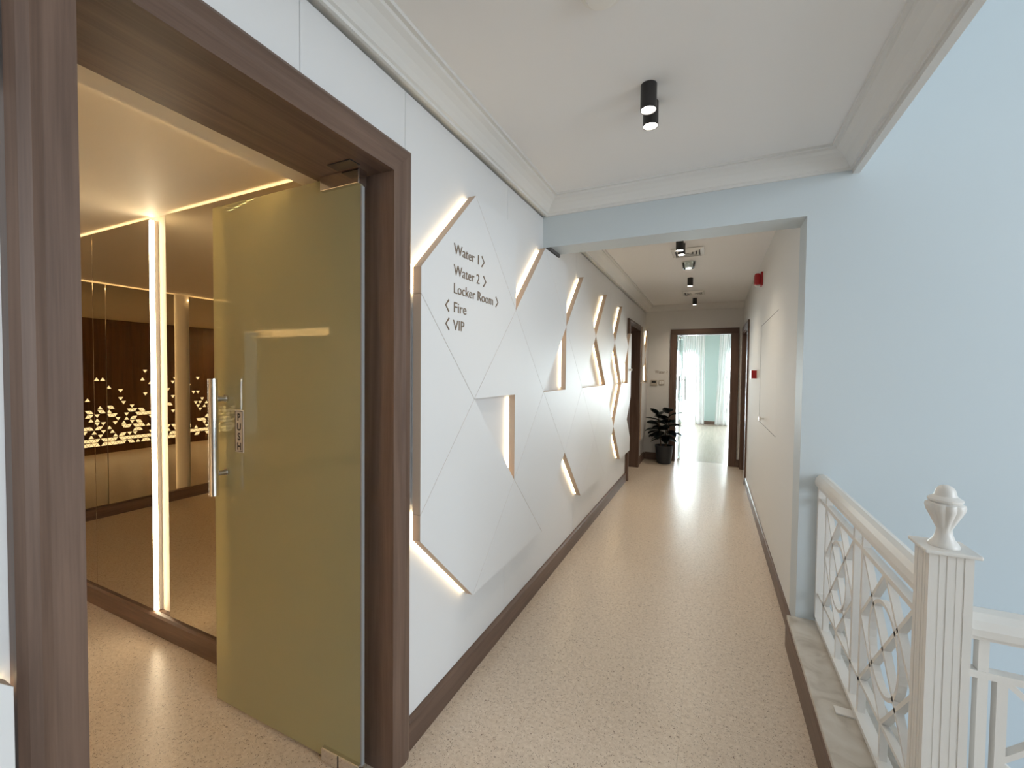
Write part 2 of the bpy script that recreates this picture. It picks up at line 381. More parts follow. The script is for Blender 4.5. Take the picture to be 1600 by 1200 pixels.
# dark filler under the beam end: the gap's shade is put into its colour
struct(box('trim_slot_shade', XS, XP+.004, YB+.004, YB2-.004, 2.326, ZB, 'dark_gap'))

# ------------------------------------------------------------------ doorway 1: deep walnut-brown frame
tr = struct(empty('trim_frame_1'))
def casing_profile(w): return [(0, 0), (0, .063), (.045, .064), (.060, .068), (w-.012, .063), (w, .056), (w, 0)]   # (across from opening, out from masonry)
def casing_v(yin, yout, zt_in, zt_out, parent, xw=XS, sg=1):
    w = abs(yout-yin); s = 1 if yout > yin else -1; pr = casing_profile(w); H = zt_out-zt_in
    prism('casing', [(xw+sg*o, yin+s*a, 0) for a, o in pr], [(xw+sg*o, yin+s*a, zt_in+H*a/w) for a, o in pr], 'wood_z', parent)
def casing_h(y0i, y0o, y1i, y1o, zi, zo, parent, xw=XS, sg=1):
    w = zo-zi; pr = casing_profile(w)
    prism('casing', [(xw+sg*o, y0i+(y0o-y0i)*a/w, zi+a) for a, o in pr], [(xw+sg*o, y1i+(y1o-y1i)*a/w, zi+a) for a, o in pr], 'wood_y', parent)
ZO = 2.316
casing_v(Y1, 1.307, ZH, ZO, tr); casing_v(Y0, .283, ZH, ZO, tr); casing_h(Y0, .283, Y1, 1.307, ZH, ZO, tr)
box('jamb', XI, XS, Y1, Y1+.06, 0, ZH+.06, 'wood_z', tr); box('jamb', XI, XS, Y0-.06, Y0, 0, ZH+.06, 'wood_z', tr)
box('head', XI, XS, Y0, Y1, ZH, ZH+.06, 'wood_y', tr)

# ---- the open glass door leaf
YG, XH, XFREE = 1.155, -1.135, -1.995
gd = thing('glass_door', 'tinted frosted glass door standing open in the brown doorway, marked PUSH', 'door')
gl = box('pane', XFREE, XH, YG-.006, YG+.006, .012, 2.203, 'tinted_glass', gd, .0015)
box('edge_strip', XH, XH+.006, YG-.007, YG+.007, .05, 2.15, 'seal_grey', gd)
pf = box('patch_fitting', XH-.185, XH+.004, YG-.021, YG+.021, 2.155, 2.209, 'chrome', gd, .003)
box('pivot_block', XH-.06, XH-.02, YG-.012, YG+.012, 2.205, 2.2105, 'chrome', pf)
pb = box('patch_fitting', XH-.185, XH+.004, YG-.021, YG+.021, .006, .06, 'chrome', gd, .003)
box('screw_cover', XH-.10, XH-.096, YG-.0225, YG-.02, .006, .06, 'black_metal', pb)
box('pivot_plate', XH-.085, XH+.02, YG-.075, YG-.03, ZH-.004, ZH, 'black_metal', gd); box('floor_plate', XH+.008, XH+.075, YG-.03, YG+.03, 0, .004, 'chrome', gd)
HX = -1.905
for sy in (-1, 1):
    h = tube('pull_handle', (HX, YG+sy*.062, .962), (HX, YG+sy*.062, 1.458), .0185, 'chrome', gd, 28)
    for z in (1.052, 1.372):
        tube('standoff', (HX, YG+sy*.006, z), (HX, YG+sy*.05, z), .011, 'steel', h); tube('collar', (HX, YG+sy*.006, z), (HX, YG+sy*.014, z), .016, 'chrome', h)
pp = box('push_plate', -1.845, -1.79, YG-.0095, YG-.006, 1.145, 1.325, 'plate_grey', gd, .001)
bm = bmesh.new()
for b in ((-1.842, -1.840), (-1.795, -1.793)): bbox(bm, b[0], b[1], YG-.0101, YG-.0095, 1.149, 1.321)
for b in ((1.149, 1.151), (1.319, 1.321)): bbox(bm, -1.842, -1.793, YG-.0101, YG-.0095, b[0], b[1])
fin('border', bm, 'print_black', pp)

# ---- text
def text_mesh(name, s, size, m, sx=1.0, ext=.001, bold=0):
    cu = bpy.data.curves.new(name, 'FONT'); cu.body = s; cu.size = size; cu.extrude = ext; cu.offset = bold; cu.resolution_u = 4
    t = bpy.data.objects.new(name, cu); COL.objects.link(t)
    dg = bpy.context.evaluated_depsgraph_get(); me = bpy.data.meshes.new_from_object(t.evaluated_get(dg))
    bpy.data.objects.remove(t); bpy.data.curves.remove(cu)
    for v in me.vertices: v.co.x *= sx
    return me
def width(me): 
    xs_ = [v.co.x for v in me.vertices]; return min(xs_), max(xs_)
# PUSH stacked letters on the plate (plate faces -y)
for i, ch in enumerate('PUSH'):
    me = text_mesh('letter', ch, .043, 'print_black', .9, .0003, .0013)
    a, b = width(me); cx = (a+b)/2
    zb = 1.281-.0415*i
    me.transform(Matrix(((1, 0, 0, -1.8175-cx), (0, 0, -1, YG-.0098), (0, 1, 0, zb), (0, 0, 0, 1))))
    link('letter', me, 'print_black', pp)
settle(gd, (XH, YG, 0))

# directory lettering on the panel: x(text)->+y, y(text)->z, z->+x
def split_x(me, xs_):
    out = []
    for lo, hi in zip([-9]+xs_, xs_+[9]):
        bm = bmesh.new(); bm.from_mesh(me); bmesh.ops.delete(bm, geom=[v for v in bm.verts if not lo <= v.co.x < hi], context='VERTS')
        m2 = bpy.data.meshes.new('word'); bm.to_mesh(m2); bm.free(); out.append(m2)
    return out
def wall_text(s, y0, y1, zbase, cap, x, m='bronze_letter', parent=None, name='lettering'):
    me = text_mesh(name, s, cap/.729, m, 1, .0012, -.0004)
    a, b = width(me); k = (y1-y0)/(b-a)
    cuts = []
    if ' ' in s:
        w1_ = text_mesh(name, s.split(' ')[0], cap/.729, m, 1, .0012, -.0004); cuts = [width(w1_)[1]+.004]; bpy.data.meshes.remove(w1_)
    for me_ in (split_x(me, cuts) if cuts else [me]):
        me_.transform(Matrix(((0, 0, 1, x+.0012), (k, 0, 0, y0-a*k), (0, 1, 0, zbase), (0, 0, 0, 1))))
        link(name, me_, m, parent)
def chevron(y, zc, h, d, x, parent, m='bronze_letter', w=.0035):
    # d > 0 points to +y
    sweep('arrow', [(x+.001, y, zc+h/2), (x+.001, y+d, zc), (x+.001, y, zc-h/2)], (1, 0, 0), w, .0012, m, parent)
rows = [('Water 1', 1.560, 1.773, 2.006, 1.803, 1), ('Water 2', 1.560, 1.782, 1.915, 1.822, 1), ('Locker Room', 1.562, 1.921, 1.836, 1.953, 1), ('Fire', 1.563, 1.664, 1.755, 1.524, -1), ('VIP', 1.557, 1.647, 1.678, 1.526, -1)]
lab = {'Water 1': 'brown Water 1 lettering with right arrow, top line on white panel', 'Water 2': 'brown Water 2 lettering with right arrow on white panel', 'Locker Room': 'brown Locker Room lettering with right arrow on white panel', 'Fire': 'brown Fire lettering with left arrow on white panel', 'VIP': 'brown VIP lettering with left arrow, bottom line on white panel'}
for s, a, b, zb, cy, dr in rows:
    t = thing('sign_lettering', lab[s], 'lettering', 'directory lines on the white panel')
    wall_text(s, a, b, zb, .047, XP, parent=t, name='word')
    chevron(cy, zb+.022, .050, .024*dr, XP, t)
    settle(t, (XP, a, zb))

# ------------------------------------------------------------------ mirror room behind doorway 1
struct(box('wall_mirror_back', XM-.2, XI, YM+.03, YM+.2, 0, 2.6, 'room_paint'))
struct(box('wall_mirror_left', XM-.2, XM-.03, -4.2, YM+.03, 0, 2.6, 'room_paint'))
struct(box('wall_mirror_front', XM-.2, XI, -4.4, -4.2, 0, 2.6, 'room_paint'))
struct(boxes('wall_mirror_return', [(XI-.012, XI, Y1+.06, YM+.03, 0, ZR), (XI-.012, XI, Y0-.06, Y1+.06, ZH+.06, ZR)], 'room_paint'))
struct(box('ceiling_mirror_room', XM-.2, XI, -4.4, YM+.2, ZR, 2.6, 'room_paint'))
struct(box('floor_mirror_room', XM-.2, XI, -4.4, YM+.2, -.2, 0, 'speckled_vinyl'))
sk = skirt_x('baseboard_mirror_back', YM+.03, XM, XI-.012, h=.118, t=.05); 
skirt_y('baseboard_mirror_left', XM-.03, 1, -4.2, YM, h=.118, t=.05)
MZ0, MZ1 = .119, 2.330
def mirror_x(x0, x1, label):
    o = tag(box('mirror', x0, x1, YM, YM+.006, MZ0, MZ1, 'bronze_mirror', None, .001), label, 'mirror', 'bronze wall mirrors')
mirror_x(-5.46, -3.514, 'bronze mirror at the far left beside the brown door frame'); mirror_x(-3.51, -2.855, 'bronze mirror left of the glowing vertical light strip'); mirror_x(-2.695, -1.42, 'bronze mirror behind the open glass door')
def mirror_y(y0, y1, label):
    tag(box('mirror', XM-.006, XM, y0, y1, MZ0, MZ1, 'bronze_mirror', None, .001), label, 'mirror', 'bronze wall mirrors')
mirror_y(.473, YM-.02, 'bronze mirror of the facing wall, seen reflected, nearest the corner'); mirror_y(-.13, .469, 'bronze mirror of the facing wall, seen reflected, left of the warm pillar'); mirror_y(-2.6, -.28, 'bronze mirror of the facing wall, seen reflected, right of the warm pillar')
# light strips: behind the mirror tops and in the slots between mirrors
ls = thing('mirror_light', 'bright vertical warm light strip between two bronze mirrors', 'light')
box('diffuser', -2.853, -2.832, YM-.002, YM+.012, MZ0+.002, MZ1-.01, 'led_mirror', ls); box('channel', -2.853, -2.828, YM+.012, YM+.03, MZ0+.002, MZ1-.01, 'room_paint', ls); settle(ls, (-2.84, YM, MZ0))
cv = thing('cove_light', 'warm light strip hidden behind the top edge of the mirrors', 'light')
for a, b in ((-5.4, -2.9), (-2.68, -1.42)): box('strip', a, b, YM+.010, YM+.028, MZ1-.05, MZ1-.035, 'led_cove', cv)
settle(cv, (-3.5, YM, MZ1-.05))
cv2 = thing('cove_light', 'warm light strip behind the mirrors of the facing wall, seen reflected', 'light')
for a, b in ((-2.6, -.28), (-.13, YM-.05)): box('strip', XM-.028, XM-.010, a, b, MZ1-.05, MZ1-.035, 'led_cove', cv2)
box('strip', XM-.026, XM-.012, -.122, -.108, MZ0+.01, MZ1-.02, 'led_cove', cv2)
settle(cv2, (XM, -.7, MZ1-.05))
cv3 = thing('cove_light', 'added unseen warm light trough above the inside of the brown doorway', 'light')  # added trough, kept out of view, to brighten the room ceiling
tr_ = box('trough', XI-.13, XI-.012, -.25, YM, 2.235, 2.245, 'room_paint', cv3); box('lip', XI-.135, XI-.13, -.25, YM, 2.235, 2.275, 'room_paint', cv3)
box('strip', XI-.10, XI-.05, -.24, YM-.02, 2.246, 2.254, 'led_added_trough', cv3); settle(cv3, (XI-.07, .5, 2.235))
cv4 = thing('cove_light', 'added unseen warm light trough along the wall opposite the mirrors', 'light')  # second added trough on the unseen front wall, for more warm light
box('trough', XM+.1, XI-.2, -4.2, -4.0, 2.16, 2.17, 'room_paint', cv4); box('lip', XM+.1, XI-.2, -4.0, -3.99, 2.16, 2.21, 'room_paint', cv4)
box('strip', XM+.12, XI-.22, -4.15, -4.06, 2.171, 2.18, 'led_added_trough', cv4); settle(cv4, (-3.4, -4.1, 2.16))
for x_, l_ in ((-1.9, 'added unseen downlight nearest the walnut wall panel'), (-3.2, 'added unseen downlight in the middle of the mirror room ceiling'), (-4.5, 'added unseen downlight nearest the facing mirrors')):  # downlights added out of view to light the room's floor and panel
    t_ = thing('downlight', l_, 'light', 'added downlights of the mirror room'); y_ = -3.05
    lathe('ring', [(.055, 0), (.055, -.004), (.045, -.006)], (x_, y_, ZR), 'white_plastic', t_, 28); lathe('lamp', [(.04, -.0075), (.04, -.006)], (x_, y_, ZR), 'lamp_dim', t_, 24)
    l = bpy.data.lights.new('added_fill_beam', 'SPOT'); l.energy = 75; l.color = (1, .74, .44); l.spot_size = math.radians(160); l.spot_blend = 1; l.shadow_soft_size = .05
    o = bpy.data.objects.new('added_fill_beam', l); COL.objects.link(o); o.location = (x_, y_, ZR-.012); o.parent = t_
    settle(t_, (x_, y_, ZR))
# walnut wall panel with lit triangular cut-outs (seen twice reflected)
wp = thing('wood_panel', 'dark walnut wall panel with glowing triangle cut-outs, seen in the mirrors', 'panel')
XWP = XI-.033
for i in range(6):
    y1_ = -.30-.6*i; box('plank', XWP, XI-.003, y1_-.598, y1_, 0, ZR-.002, 'walnut_z', wp)
bm = bmesh.new(); rnd = random.Random(3); px, pz = .082, .071
for r in range(19):
    z = .135+r*pz
    for c in range(int(3.6/px*2)):
        y = -.34-c*px/2; t = z-.135
        clus = .5+.5*math.sin(y*5.1+1.3)*math.cos(y*2.3+r*.35)
        p = .85 if t < .08 else (.72-.85*(t-.08))*(.25+.85*clus) if t < .70 else .10*(1.35-t)+.06*clus
        if t > 1.25: p = .012
        if rnd.random() > p: continue
        u = (r+c) % 2; h = px/2*.84; zz = pz*.80
        pts = [(y-h, z), (y+h, z), (y, z+zz)] if u == 0 else [(y-h, z+zz), (y+h, z+zz), (y, z)]
        a = [bm.verts.new((XWP-.0015, *q)) for q in pts]; b = [bm.verts.new((XWP, *q)) for q in pts]
        bm.faces.new(a); bm.faces.new(b[::-1])
        for i in range(3): bm.faces.new((a[i], b[i], b[(i+1) % 3], a[(i+1) % 3]))
tri = fin('lit_triangles', bm, 'lit_triangle', wp); tri['kind'] = 'stuff'
settle(wp, (XWP, -2.1, 0))

# ------------------------------------------------------------------ doorway 2 on the left wall and the doors further on
t2 = struct(empty('trim_frame_2'))
casing_v(E2[0], 6.0, E2[2], 2.256, t2); casing_v(E2[1], 7.05, E2[2], 2.256, t2); casing_h(E2[0], 6.0, E2[1], 7.05, E2[2], 2.256, t2)
box('jamb', XI, XS, E2[0]-.04, E2[0], 0, E2[2]+.04, 'wood_z', t2); box('jamb', XI, XS, E2[1], E2[1]+.04, 0, E2[2]+.04, 'wood_z', t2); box('head', XI, XS, E2[0], E2[1], E2[2], E2[2]+.04, 'wood_y', t2)
d2 = struct(box('door_2', XI+.02, XI+.06, E2[0]+.003, E2[1]-.003, .006, E2[2]-.003, 'walnut_z'))
tube('handle', (XI+.06, E2[0]+.08, 1.02), (XI+.11, E2[0]+.08, 1.02), .011, 'steel', d2); box('stop', XI+.06, XI+.085, E2[0]+.003, E2[0]+.02, .006, E2[2]-.003, 'wood_z', d2)
# right wall: brown framed door near the end
t3 = struct(empty('trim_frame_3'))
R3a, R3b, ZT = 6.62, 7.60, 2.15
casing_v(R3a, 6.52, ZT, 2.235, t3, XR, -.35); casing_v(R3b, 7.70, ZT, 2.235, t3, XR, -.35); casing_h(R3a, 6.52, R3b, 7.70, ZT, 2.235, t3, XR, -.35)
box('jamb', XR-.012, .60, R3a, R3a+.03, 0, ZT, 'wood_z', t3); box('jamb', XR-.012, .60, R3b-.03, R3b, 0, ZT, 'wood_z', t3); box('head', XR-.012, .60, R3a, R3b, ZT-.03, ZT, 'wood_y', t3)
d3 = struct(box('door_3', .52, .56, R3a+.032, R3b-.032, .006, ZT-.032, 'wood_z'))
tube('handle', (.52, 6.73, 1.03), (.455, 6.73, 1.03), .01, 'steel', d3); tube('lever', (.46, 6.73, 1.03), (.46, 6.85, 1.03), .009, 'steel', d3)

# end wall doorway
t4 = struct(empty('trim_frame_4'))
def casing4(a, b, z0, z1, horiz=False):
    if horiz: box('casing', a, b, YE-.022, YE, z0, z1, 'wood_x', t4, .004)
    else: box('casing', a, b, YE-.022, YE, z0, z1, 'wood_z', t4, .004)
casing4(-.652, -.549, 0, 2.163); casing4(.268, .384, 0, 2.163); casing4(-.652, .384, 2.163, 2.25, True)
box('jamb', -.565, -.549, YE, YE+.17, 0, 2.163, 'wood_z', t4); box('jamb', .268, .282, YE, YE+.17, 0, 2.163, 'wood_z', t4); box('head', -.549, .268, YE, YE+.17, 2.15, 2.165, 'wood_x', t4)

g2 = thing('glass_door', 'clear glass door standing open edge-on in the far doorway', 'door')
GX = -.502
box('pane', GX-.005, GX+.005, YE+.05, YE+.88, .012, 2.135, 'clear_glass', g2, .001)
for z0, z1 in ((.006, .055), (2.09, 2.14)): box('patch_fitting', GX-.018, GX+.018, YE+.045, YE+.20, z0, z1, 'chrome', g2, .003)
for s in (-1, 1):
    h = tube('pull_handle', (GX+s*.06, YE+.79, 1.0), (GX+s*.06, YE+.79, 1.46), .013, 'steel', g2)
    for z in (1.08, 1.38): tube('standoff', (GX+s*.005, YE+.79, z), (GX+s*.055, YE+.79, z), .009, 'steel', h)
settle(g2, (GX, YE+.05, 0))

# ------------------------------------------------------------------ end room beyond the doorway
YF = 13.93
YQ = YE+.16
struct(box('floor_end_room', -3.2, 3.2, YQ, 14.3, -.2, 0, 'laminate'))
struct(box('ceiling_end_room', -3.2, 3.2, YQ, 14.3, 2.85, 3.0, 'ceiling_paint'))
struct(boxes('wall_end_left', [(-3.2, -3.05, YQ, YF, 0, 2.85)], 'white_paint')); struct(boxes('wall_end_right', [(3.05, 3.2, YQ, YF, 0, 2.85)], 'white_paint'))
struct(boxes('wall_end_front', [(-3.2, XI, YQ-.16, YQ, 0, 2.85), (.62, 3.2, YQ-.16, YQ, 0, 2.85)], 'white_paint'))
struct(boxes('wall_end_window', [(-3.2, -1.9, YF, YF+.2, 0, 2.85), (-.42, .42, YF, YF+.2, 0, 2.85), (1.9, 3.2, YF, YF+.2, 0, 2.85), (-1.9, -.42, YF, YF+.2, 2.115, 2.85), (.42, 1.9, YF, YF+.2, 2.115, 2.85)], 'turquoise_paint'))
skirt_x('baseboard_end', YF, -.42, .42, h=.1)
for n_, (a, b) in enumerate(((-1.9, -.42), (.42, 1.9))):
    w = struct(boxes('window_%d' % (n_+2), [(a, a+.06, YF+.06, YF+.12, 0, 2.115), (b-.06, b, YF+.06, YF+.12, 0, 2.115), (a, b, YF+.06, YF+.12, 2.055, 2.115), (a, b, YF+.06, YF+.12, 0, .08), ((a+b)/2-.04, (a+b)/2+.04, YF+.06, YF+.12, 0, 2.115)], 'white_plastic'))
    for x0, x1 in ((a+.06, (a+b)/2-.04), ((a+b)/2+.04, b-.06)): box('pane', x0, x1, YF+.085, YF+.092, .08, 2.055, 'clear_glass', w)
def curtain(x0t, x1t, x0b, x1b, label, folds, amp=.035, y=YF-.10):
    bm = bmesh.new(); nx, nz = folds*10, 12; V = []
    rn = random.Random(folds)
    ph = [rn.uniform(-.5, .5) for _ in range(nx+1)]
    for j in range(nz+1):
        t = j/nz; z = 2.72*(1-t)+.012*t; row = []
        for i in range(nx+1):
            s = i/nx; x = (x0t+(x1t-x0t)*s)*(1-t)+(x0b+(x1b-x0b)*s)*t
            row.append(bm.verts.new((x, y+amp*(.7+.3*t)*math.sin(2*math.pi*folds*s+.6*math.sin(3*s+t))+.006*ph[i], z)))
        V.append(row)
    for j in range(nz):
        for i in range(nx): bm.faces.new((V[j][i], V[j][i+1], V[j+1][i+1], V[j+1][i]))
    c = thing('curtain', label, 'curtain', 'white sheer curtains in the end room')
    fin('cloth', bm, 'sheer_cloth', c, True); tube('rail', (min(x0t, x0b)-.05, y, 2.74), (max(x1t, x1b)+.05, y, 2.74), .012, 'white_plastic', c); settle(c, (x0b, y, 0))
curtain(-2.0, -.20, -2.0, -.18, 'white sheer curtain over the bright left window, seen through the doorway', 15)
curtain(.20, 2.0, .10, 2.0, 'white sheer curtain right of the turquoise wall, seen through the doorway', 15)

# ------------------------------------------------------------------ kerb, railing and newel post at the stairwell
kb = struct(empty('floor_kerb'))
box('core', .412, .62, 1.33, YB, -.2, .152, 'trim_white', kb)
prk = [(0, 0), (.014, 0), (.014, .135), (.010, .145), (.004, .150), (0, .150)]
prism('skirting', [(.412-d, 1.33, z) for d, z in prk], [(.412-d, YB, z) for d, z in prk], 'wood_y', kb)
box('coping', .402, .66, 1.33, YB, .152, .175, 'marble', kb, .003)
box('core', .62, 5.3, 1.33, 1.56, -.2, .152, 'trim_white', kb); box('coping', .66, 5.3, 1.32, 1.58, .152, .175, 'marble', kb, .003)

XRAIL = .548
def railing(label, along, start, end, post_list, panels, plane, dz=0, zm=.838, short=()):
    """along 'y' or 'x': railing runs along that axis at the constant other coordinate 'plane'"""
    t = thing('stair_railing', label, 'railing', 'white lattice railings')
    P3 = (lambda s, z: (plane, s, z)) if along == 'y' else (lambda s, z: (s, plane, z))
    wv = (1, 0, 0) if along == 'y' else (0, 1, 0)
    hp = [(d, z+dz) for d, z in ((-.034, .912), (-.036, .93), (-.03, .95), (-.018, .966), (0, .972), (.018, .966), (.03, .95), (.036, .93), (.034, .912))]
    q = (lambda s: [(plane+d, s, z) for d, z in hp]) if along == 'y' else (lambda s: [(s, plane+d, z) for d, z in hp])
    prism('handrail', q(start), q(end), 'rail_white', t)
    sweep('top_bar', [P3(start, .905+dz), P3(end, .905+dz)], wv, .008, .018, 'rail_white', t)
    sweep('mid_rail', [P3(start, zm), P3(end, zm)], wv, .009, .014, 'rail_white', t)
    sweep('bottom_rail', [P3(start, .197), P3(end, .197)], wv, .009, .022, 'rail_white', t)
    sweep('lower_rail', [P3(start, .330), P3(end, .330)], wv, .007, .012, 'rail_white', t)
    for p in post_list: sweep('baluster', [P3(p, .188), P3(p, zm if p in short else .905+dz)], wv, .010, .012, 'rail_white', t)
    for a, b in panels:
        w = b-a; z0, z1 = .330, zm; cz = (z0+z1)/2; c = (a+b)/2
        B = lambda pts, hw=.0065: sweep('lattice_bar', [P3(*p) for p in pts], wv, hw, .011, 'rail_white', t)
        B([(a, z0), (c, cz), (b, z1)]); B([(a, z1), (c, cz), (b, z0)])
        B([(c, z1), (a, cz)]); B([(a, cz), (c, z0)]); B([(c, z0), (b, cz)]); B([(b, cz), (c, z1)])
        B([(c, .2), (c, z0)])
        m_ = 32
        sweep('ring', [P3(c+.135*math.sin(2*math.pi*i/m_), cz+.15*math.cos(2*math.pi*i/m_)) for i in range(m_)], wv, .0065, .011, 'rail_white', t, True)
    return t
r1 = railing('white lattice railing running from the corridor wall to the newel post', 'y', YB, 1.512, [2.605, 2.14, 2.035, 1.572], [(2.605, 2.14), (2.035, 1.572)], XRAIL)
sweep('wall_bracket', [(XRAIL, YB-.012, .19), (XRAIL, YB-.012, .905)], (1, 0, 0), .012, .022, 'rail_white', r1)
box('floor_bracket', .468, .53, 2.02, 2.065, .175, .181, 'rail_white', r1, .001); settle(r1, (XRAIL, YB, .175))
r2 = railing('white lattice railing behind the newel post at the right edge', 'x', .599, 2.6, [.632, .668, 1.13, 1.235, 1.70, 1.80, 2.27], [(.668, 1.13), (1.235, 1.70), (1.80, 2.27)], 1.466, -.055, .752, (.668,)); settle(r2, (.6, 1.455, .175))

nx0, nx1, ny0, ny1 = .5105, .5955, 1.4235, 1.5085
nw = thing('newel_post', 'white fluted newel post topped with an urn finial', 'post')
def fluted(x0, x1, y0, y1, d=.0016):
    w = x1-x0; st = [(0, 0), (.20, 0), (.205, 1), (.235, 1), (.24, .3), (.38, .3), (.385, 1), (.41, 1), (.415, 0), (.585, 0), (.59, 1), (.615, 1), (.62, .3), (.76, .3), (.765, 1), (.795, 1), (.80, 0)]
    out = []
    for i in range(4):
        for s, k in st:
            a = {0: (x0+s*w, y0+k*d), 1: (x1-k*d, y0+s*w), 2: (x1-s*w, y1-k*d), 3: (x0+k*d, y1-s*w)}[i]; out.append(a)
    return out
sec = fluted(nx0, nx1, ny0, ny1)
prism('shaft', [(x, y, .175) for x, y in sec], [(x, y, 1.052) for x, y in sec], 'rail_white', nw)
box('cap', nx0-.012, nx1+.012, ny0-.012, ny1+.012, 1.052, 1.062, 'rail_white', nw, .003)
fp = [(.041, 0), (.041, .004), (.037, .010), (.028, .020), (.022, .034), (.020, .048), (.026, .062), (.038, .085), (.046, .100), (.049, .112), (.047, .120), (.040, .124), (.045, .128), (.045, .133), (.038, .137), (.030, .142), (.027, .150), (.025, .158), (.020, .165), (.012, .170), (.002, .172)]
def lobe(i, a): return .11*abs(math.sin(5*a))-.05 if 6 <= i <= 10 else 0
lathe('finial', [(r*.76, z*.92) for r, z in fp], ((nx0+nx1)/2, (ny0+ny1)/2, 1.062), 'rail_white', nw, 60, lobe); settle(nw, ((nx0+nx1)/2, (ny0+ny1)/2, .175))

# ------------------------------------------------------------------ ceiling fittings
def spot(x, y, label, watts, group='black cylinder ceiling spots'):
    t = thing('ceiling_spot', label, 'light', group); r, h = .0318, .100
    prof = [(r, 0), (r, -h), (r-.003, -h), (r-.004, -h+.012)]
    bm = bmesh.new(); seg = 36
    rings = [[bm.verts.new((x+rr*math.cos(2*math.pi*k/seg), y+rr*math.sin(2*math.pi*k/seg), ZC+z)) for k in range(seg)] for rr, z in prof]
    for i in range(3):
        for k in range(seg): bm.faces.new((rings[i][k], rings[i+1][k], rings[i+1][(k+1) % seg], rings[i][(k+1) % seg]))
    bm.faces.new(rings[0])
    fin('housing', bm, 'black_metal', t, True)
    lathe('lamp', [(r-.004, 0), (r-.004, .004)], (x, y, ZC-h+.004), 'lamp_disc', t, 32)
    l = bpy.data.lights.new('spot_beam', 'SPOT'); l.energy = watts; l.color = (1, .86, .68); l.spot_size = math.radians(140); l.spot_blend = 1; l.shadow_soft_size = .03
    o = bpy.data.objects.new('spot_beam', l); COL.objects.link(o); o.location = (x, y, ZC-h-.006); o.parent = t
    settle(t, (x, y, ZC))
spot(-.255, 1.814, 'lit black cylinder spot on the near ceiling, front one of the pair', 10)
spot(-.262, 1.935, 'lit black cylinder spot on the near ceiling, rear one of the pair', 10)
spot(-.275, 3.97, 'lit black cylinder spot just past the beam, before the vent', 20)
spot(-.27, 4.12, 'lit black cylinder spot touching the edge of the square vent', 20)
spot(-.262, 5.62, 'lit black cylinder spot beyond the square vent, mid corridor', 42)
spot(-.262, 7.15, 'black cylinder spot nearest the far doorway', 42)
def vent(x0, x1, y0, y1, label):
    t = thing('ceiling_vent', label, 'vent', 'square ceiling vents'); cx, cy = (x0+x1)/2, (y0+y1)/2; W_, D_ = (x1-x0)/2, (y1-y0)/2
    def frame(name, s0, s1, z0, z1, m='vent_white'):
        bm = bmesh.new(); o = []
        for s, z in ((s0, z0), (s1, z1), (s1-.02, z1+.004), (s0-.05, z0+.004)):
            o.append([bm.verts.new((cx+a*W_*s, cy+b*D_*s, z)) for a, b in ((-1, -1), (1, -1), (1, 1), (-1, 1))])
        for i in range(4):
            A, B = o[i], o[(i+1) % 4]
            for k in range(4): bm.faces.new((A[k], A[(k+1) % 4], B[(k+1) % 4], B[k]))
        fin(name, bm, m, t)
    frame('frame', 1.0, .78, ZC-.006, ZC-.022)
    box('plenum', cx-W_*.8, cx+W_*.8, cy-D_*.8, cy+D_*.8, ZC-.004, ZC-.001, 'dark_gap', t)
    for s in (.70, .48, .26): frame('louvre', s, s-.12, ZC-.008, ZC-.020)
    settle(t, (cx, cy, ZC))
vent(-.375, -.09, 4.26, 4.56, 'white square ceiling vent nearest the beam'); vent(-.41, -.12, 6.48, 6.80, 'white square ceiling vent further along the corridor')
dl_ = thing('glass_downlight', 'clear glass ring downlight on the corridor ceiling behind the vent', 'light')
cx, cy = -.242, 4.80
lathe('base', [(.07, 0), (.07, .008)], (cx, cy, ZC-.008), 'white_plastic', dl_); 
bm = bmesh.new(); seg = 36; rr = [[bm.verts.new((cx+r*math.cos(2*math.pi*k/seg), cy+r*math.sin(2*math.pi*k/seg), z)) for k in range(seg)] for r, z in ((.068, ZC-.008), (.055, ZC-.07), (.050, ZC-.07), (.063, ZC-.008))]
for i in range(4):
    for k in range(seg): bm.faces.new((rr[i][k], rr[i][(k+1) % seg], rr[(i+1) % 4][(k+1) % seg], rr[(i+1) % 4][k]))
fin('glass_ring', bm, 'clear_glass', dl_, True); lathe('cup', [(.030, 0), (.034, .03), (.036, .06)], (cx, cy, ZC-.068), 'chrome', dl_); lathe('lamp', [(.026, 0), (.026, .003)], (cx, cy, ZC-.071), 'lamp_dim', dl_); settle(dl_, (cx, cy, ZC))
sd = thing('smoke_detector', 'white round smoke detector at the top edge of the near ceiling', 'detector')
lathe('base', [(.066, -.012), (.068, -.008), (.068, 0)], (-.325, 1.305, ZC), 'white_plastic', sd, 40); lathe('dome', [(.030, -.034), (.044, -.030), (.050, -.022), (.052, -.012)], (-.325, 1.305, ZC), 'white_plastic', sd, 40); settle(sd, (-.325, 1.305, ZC))

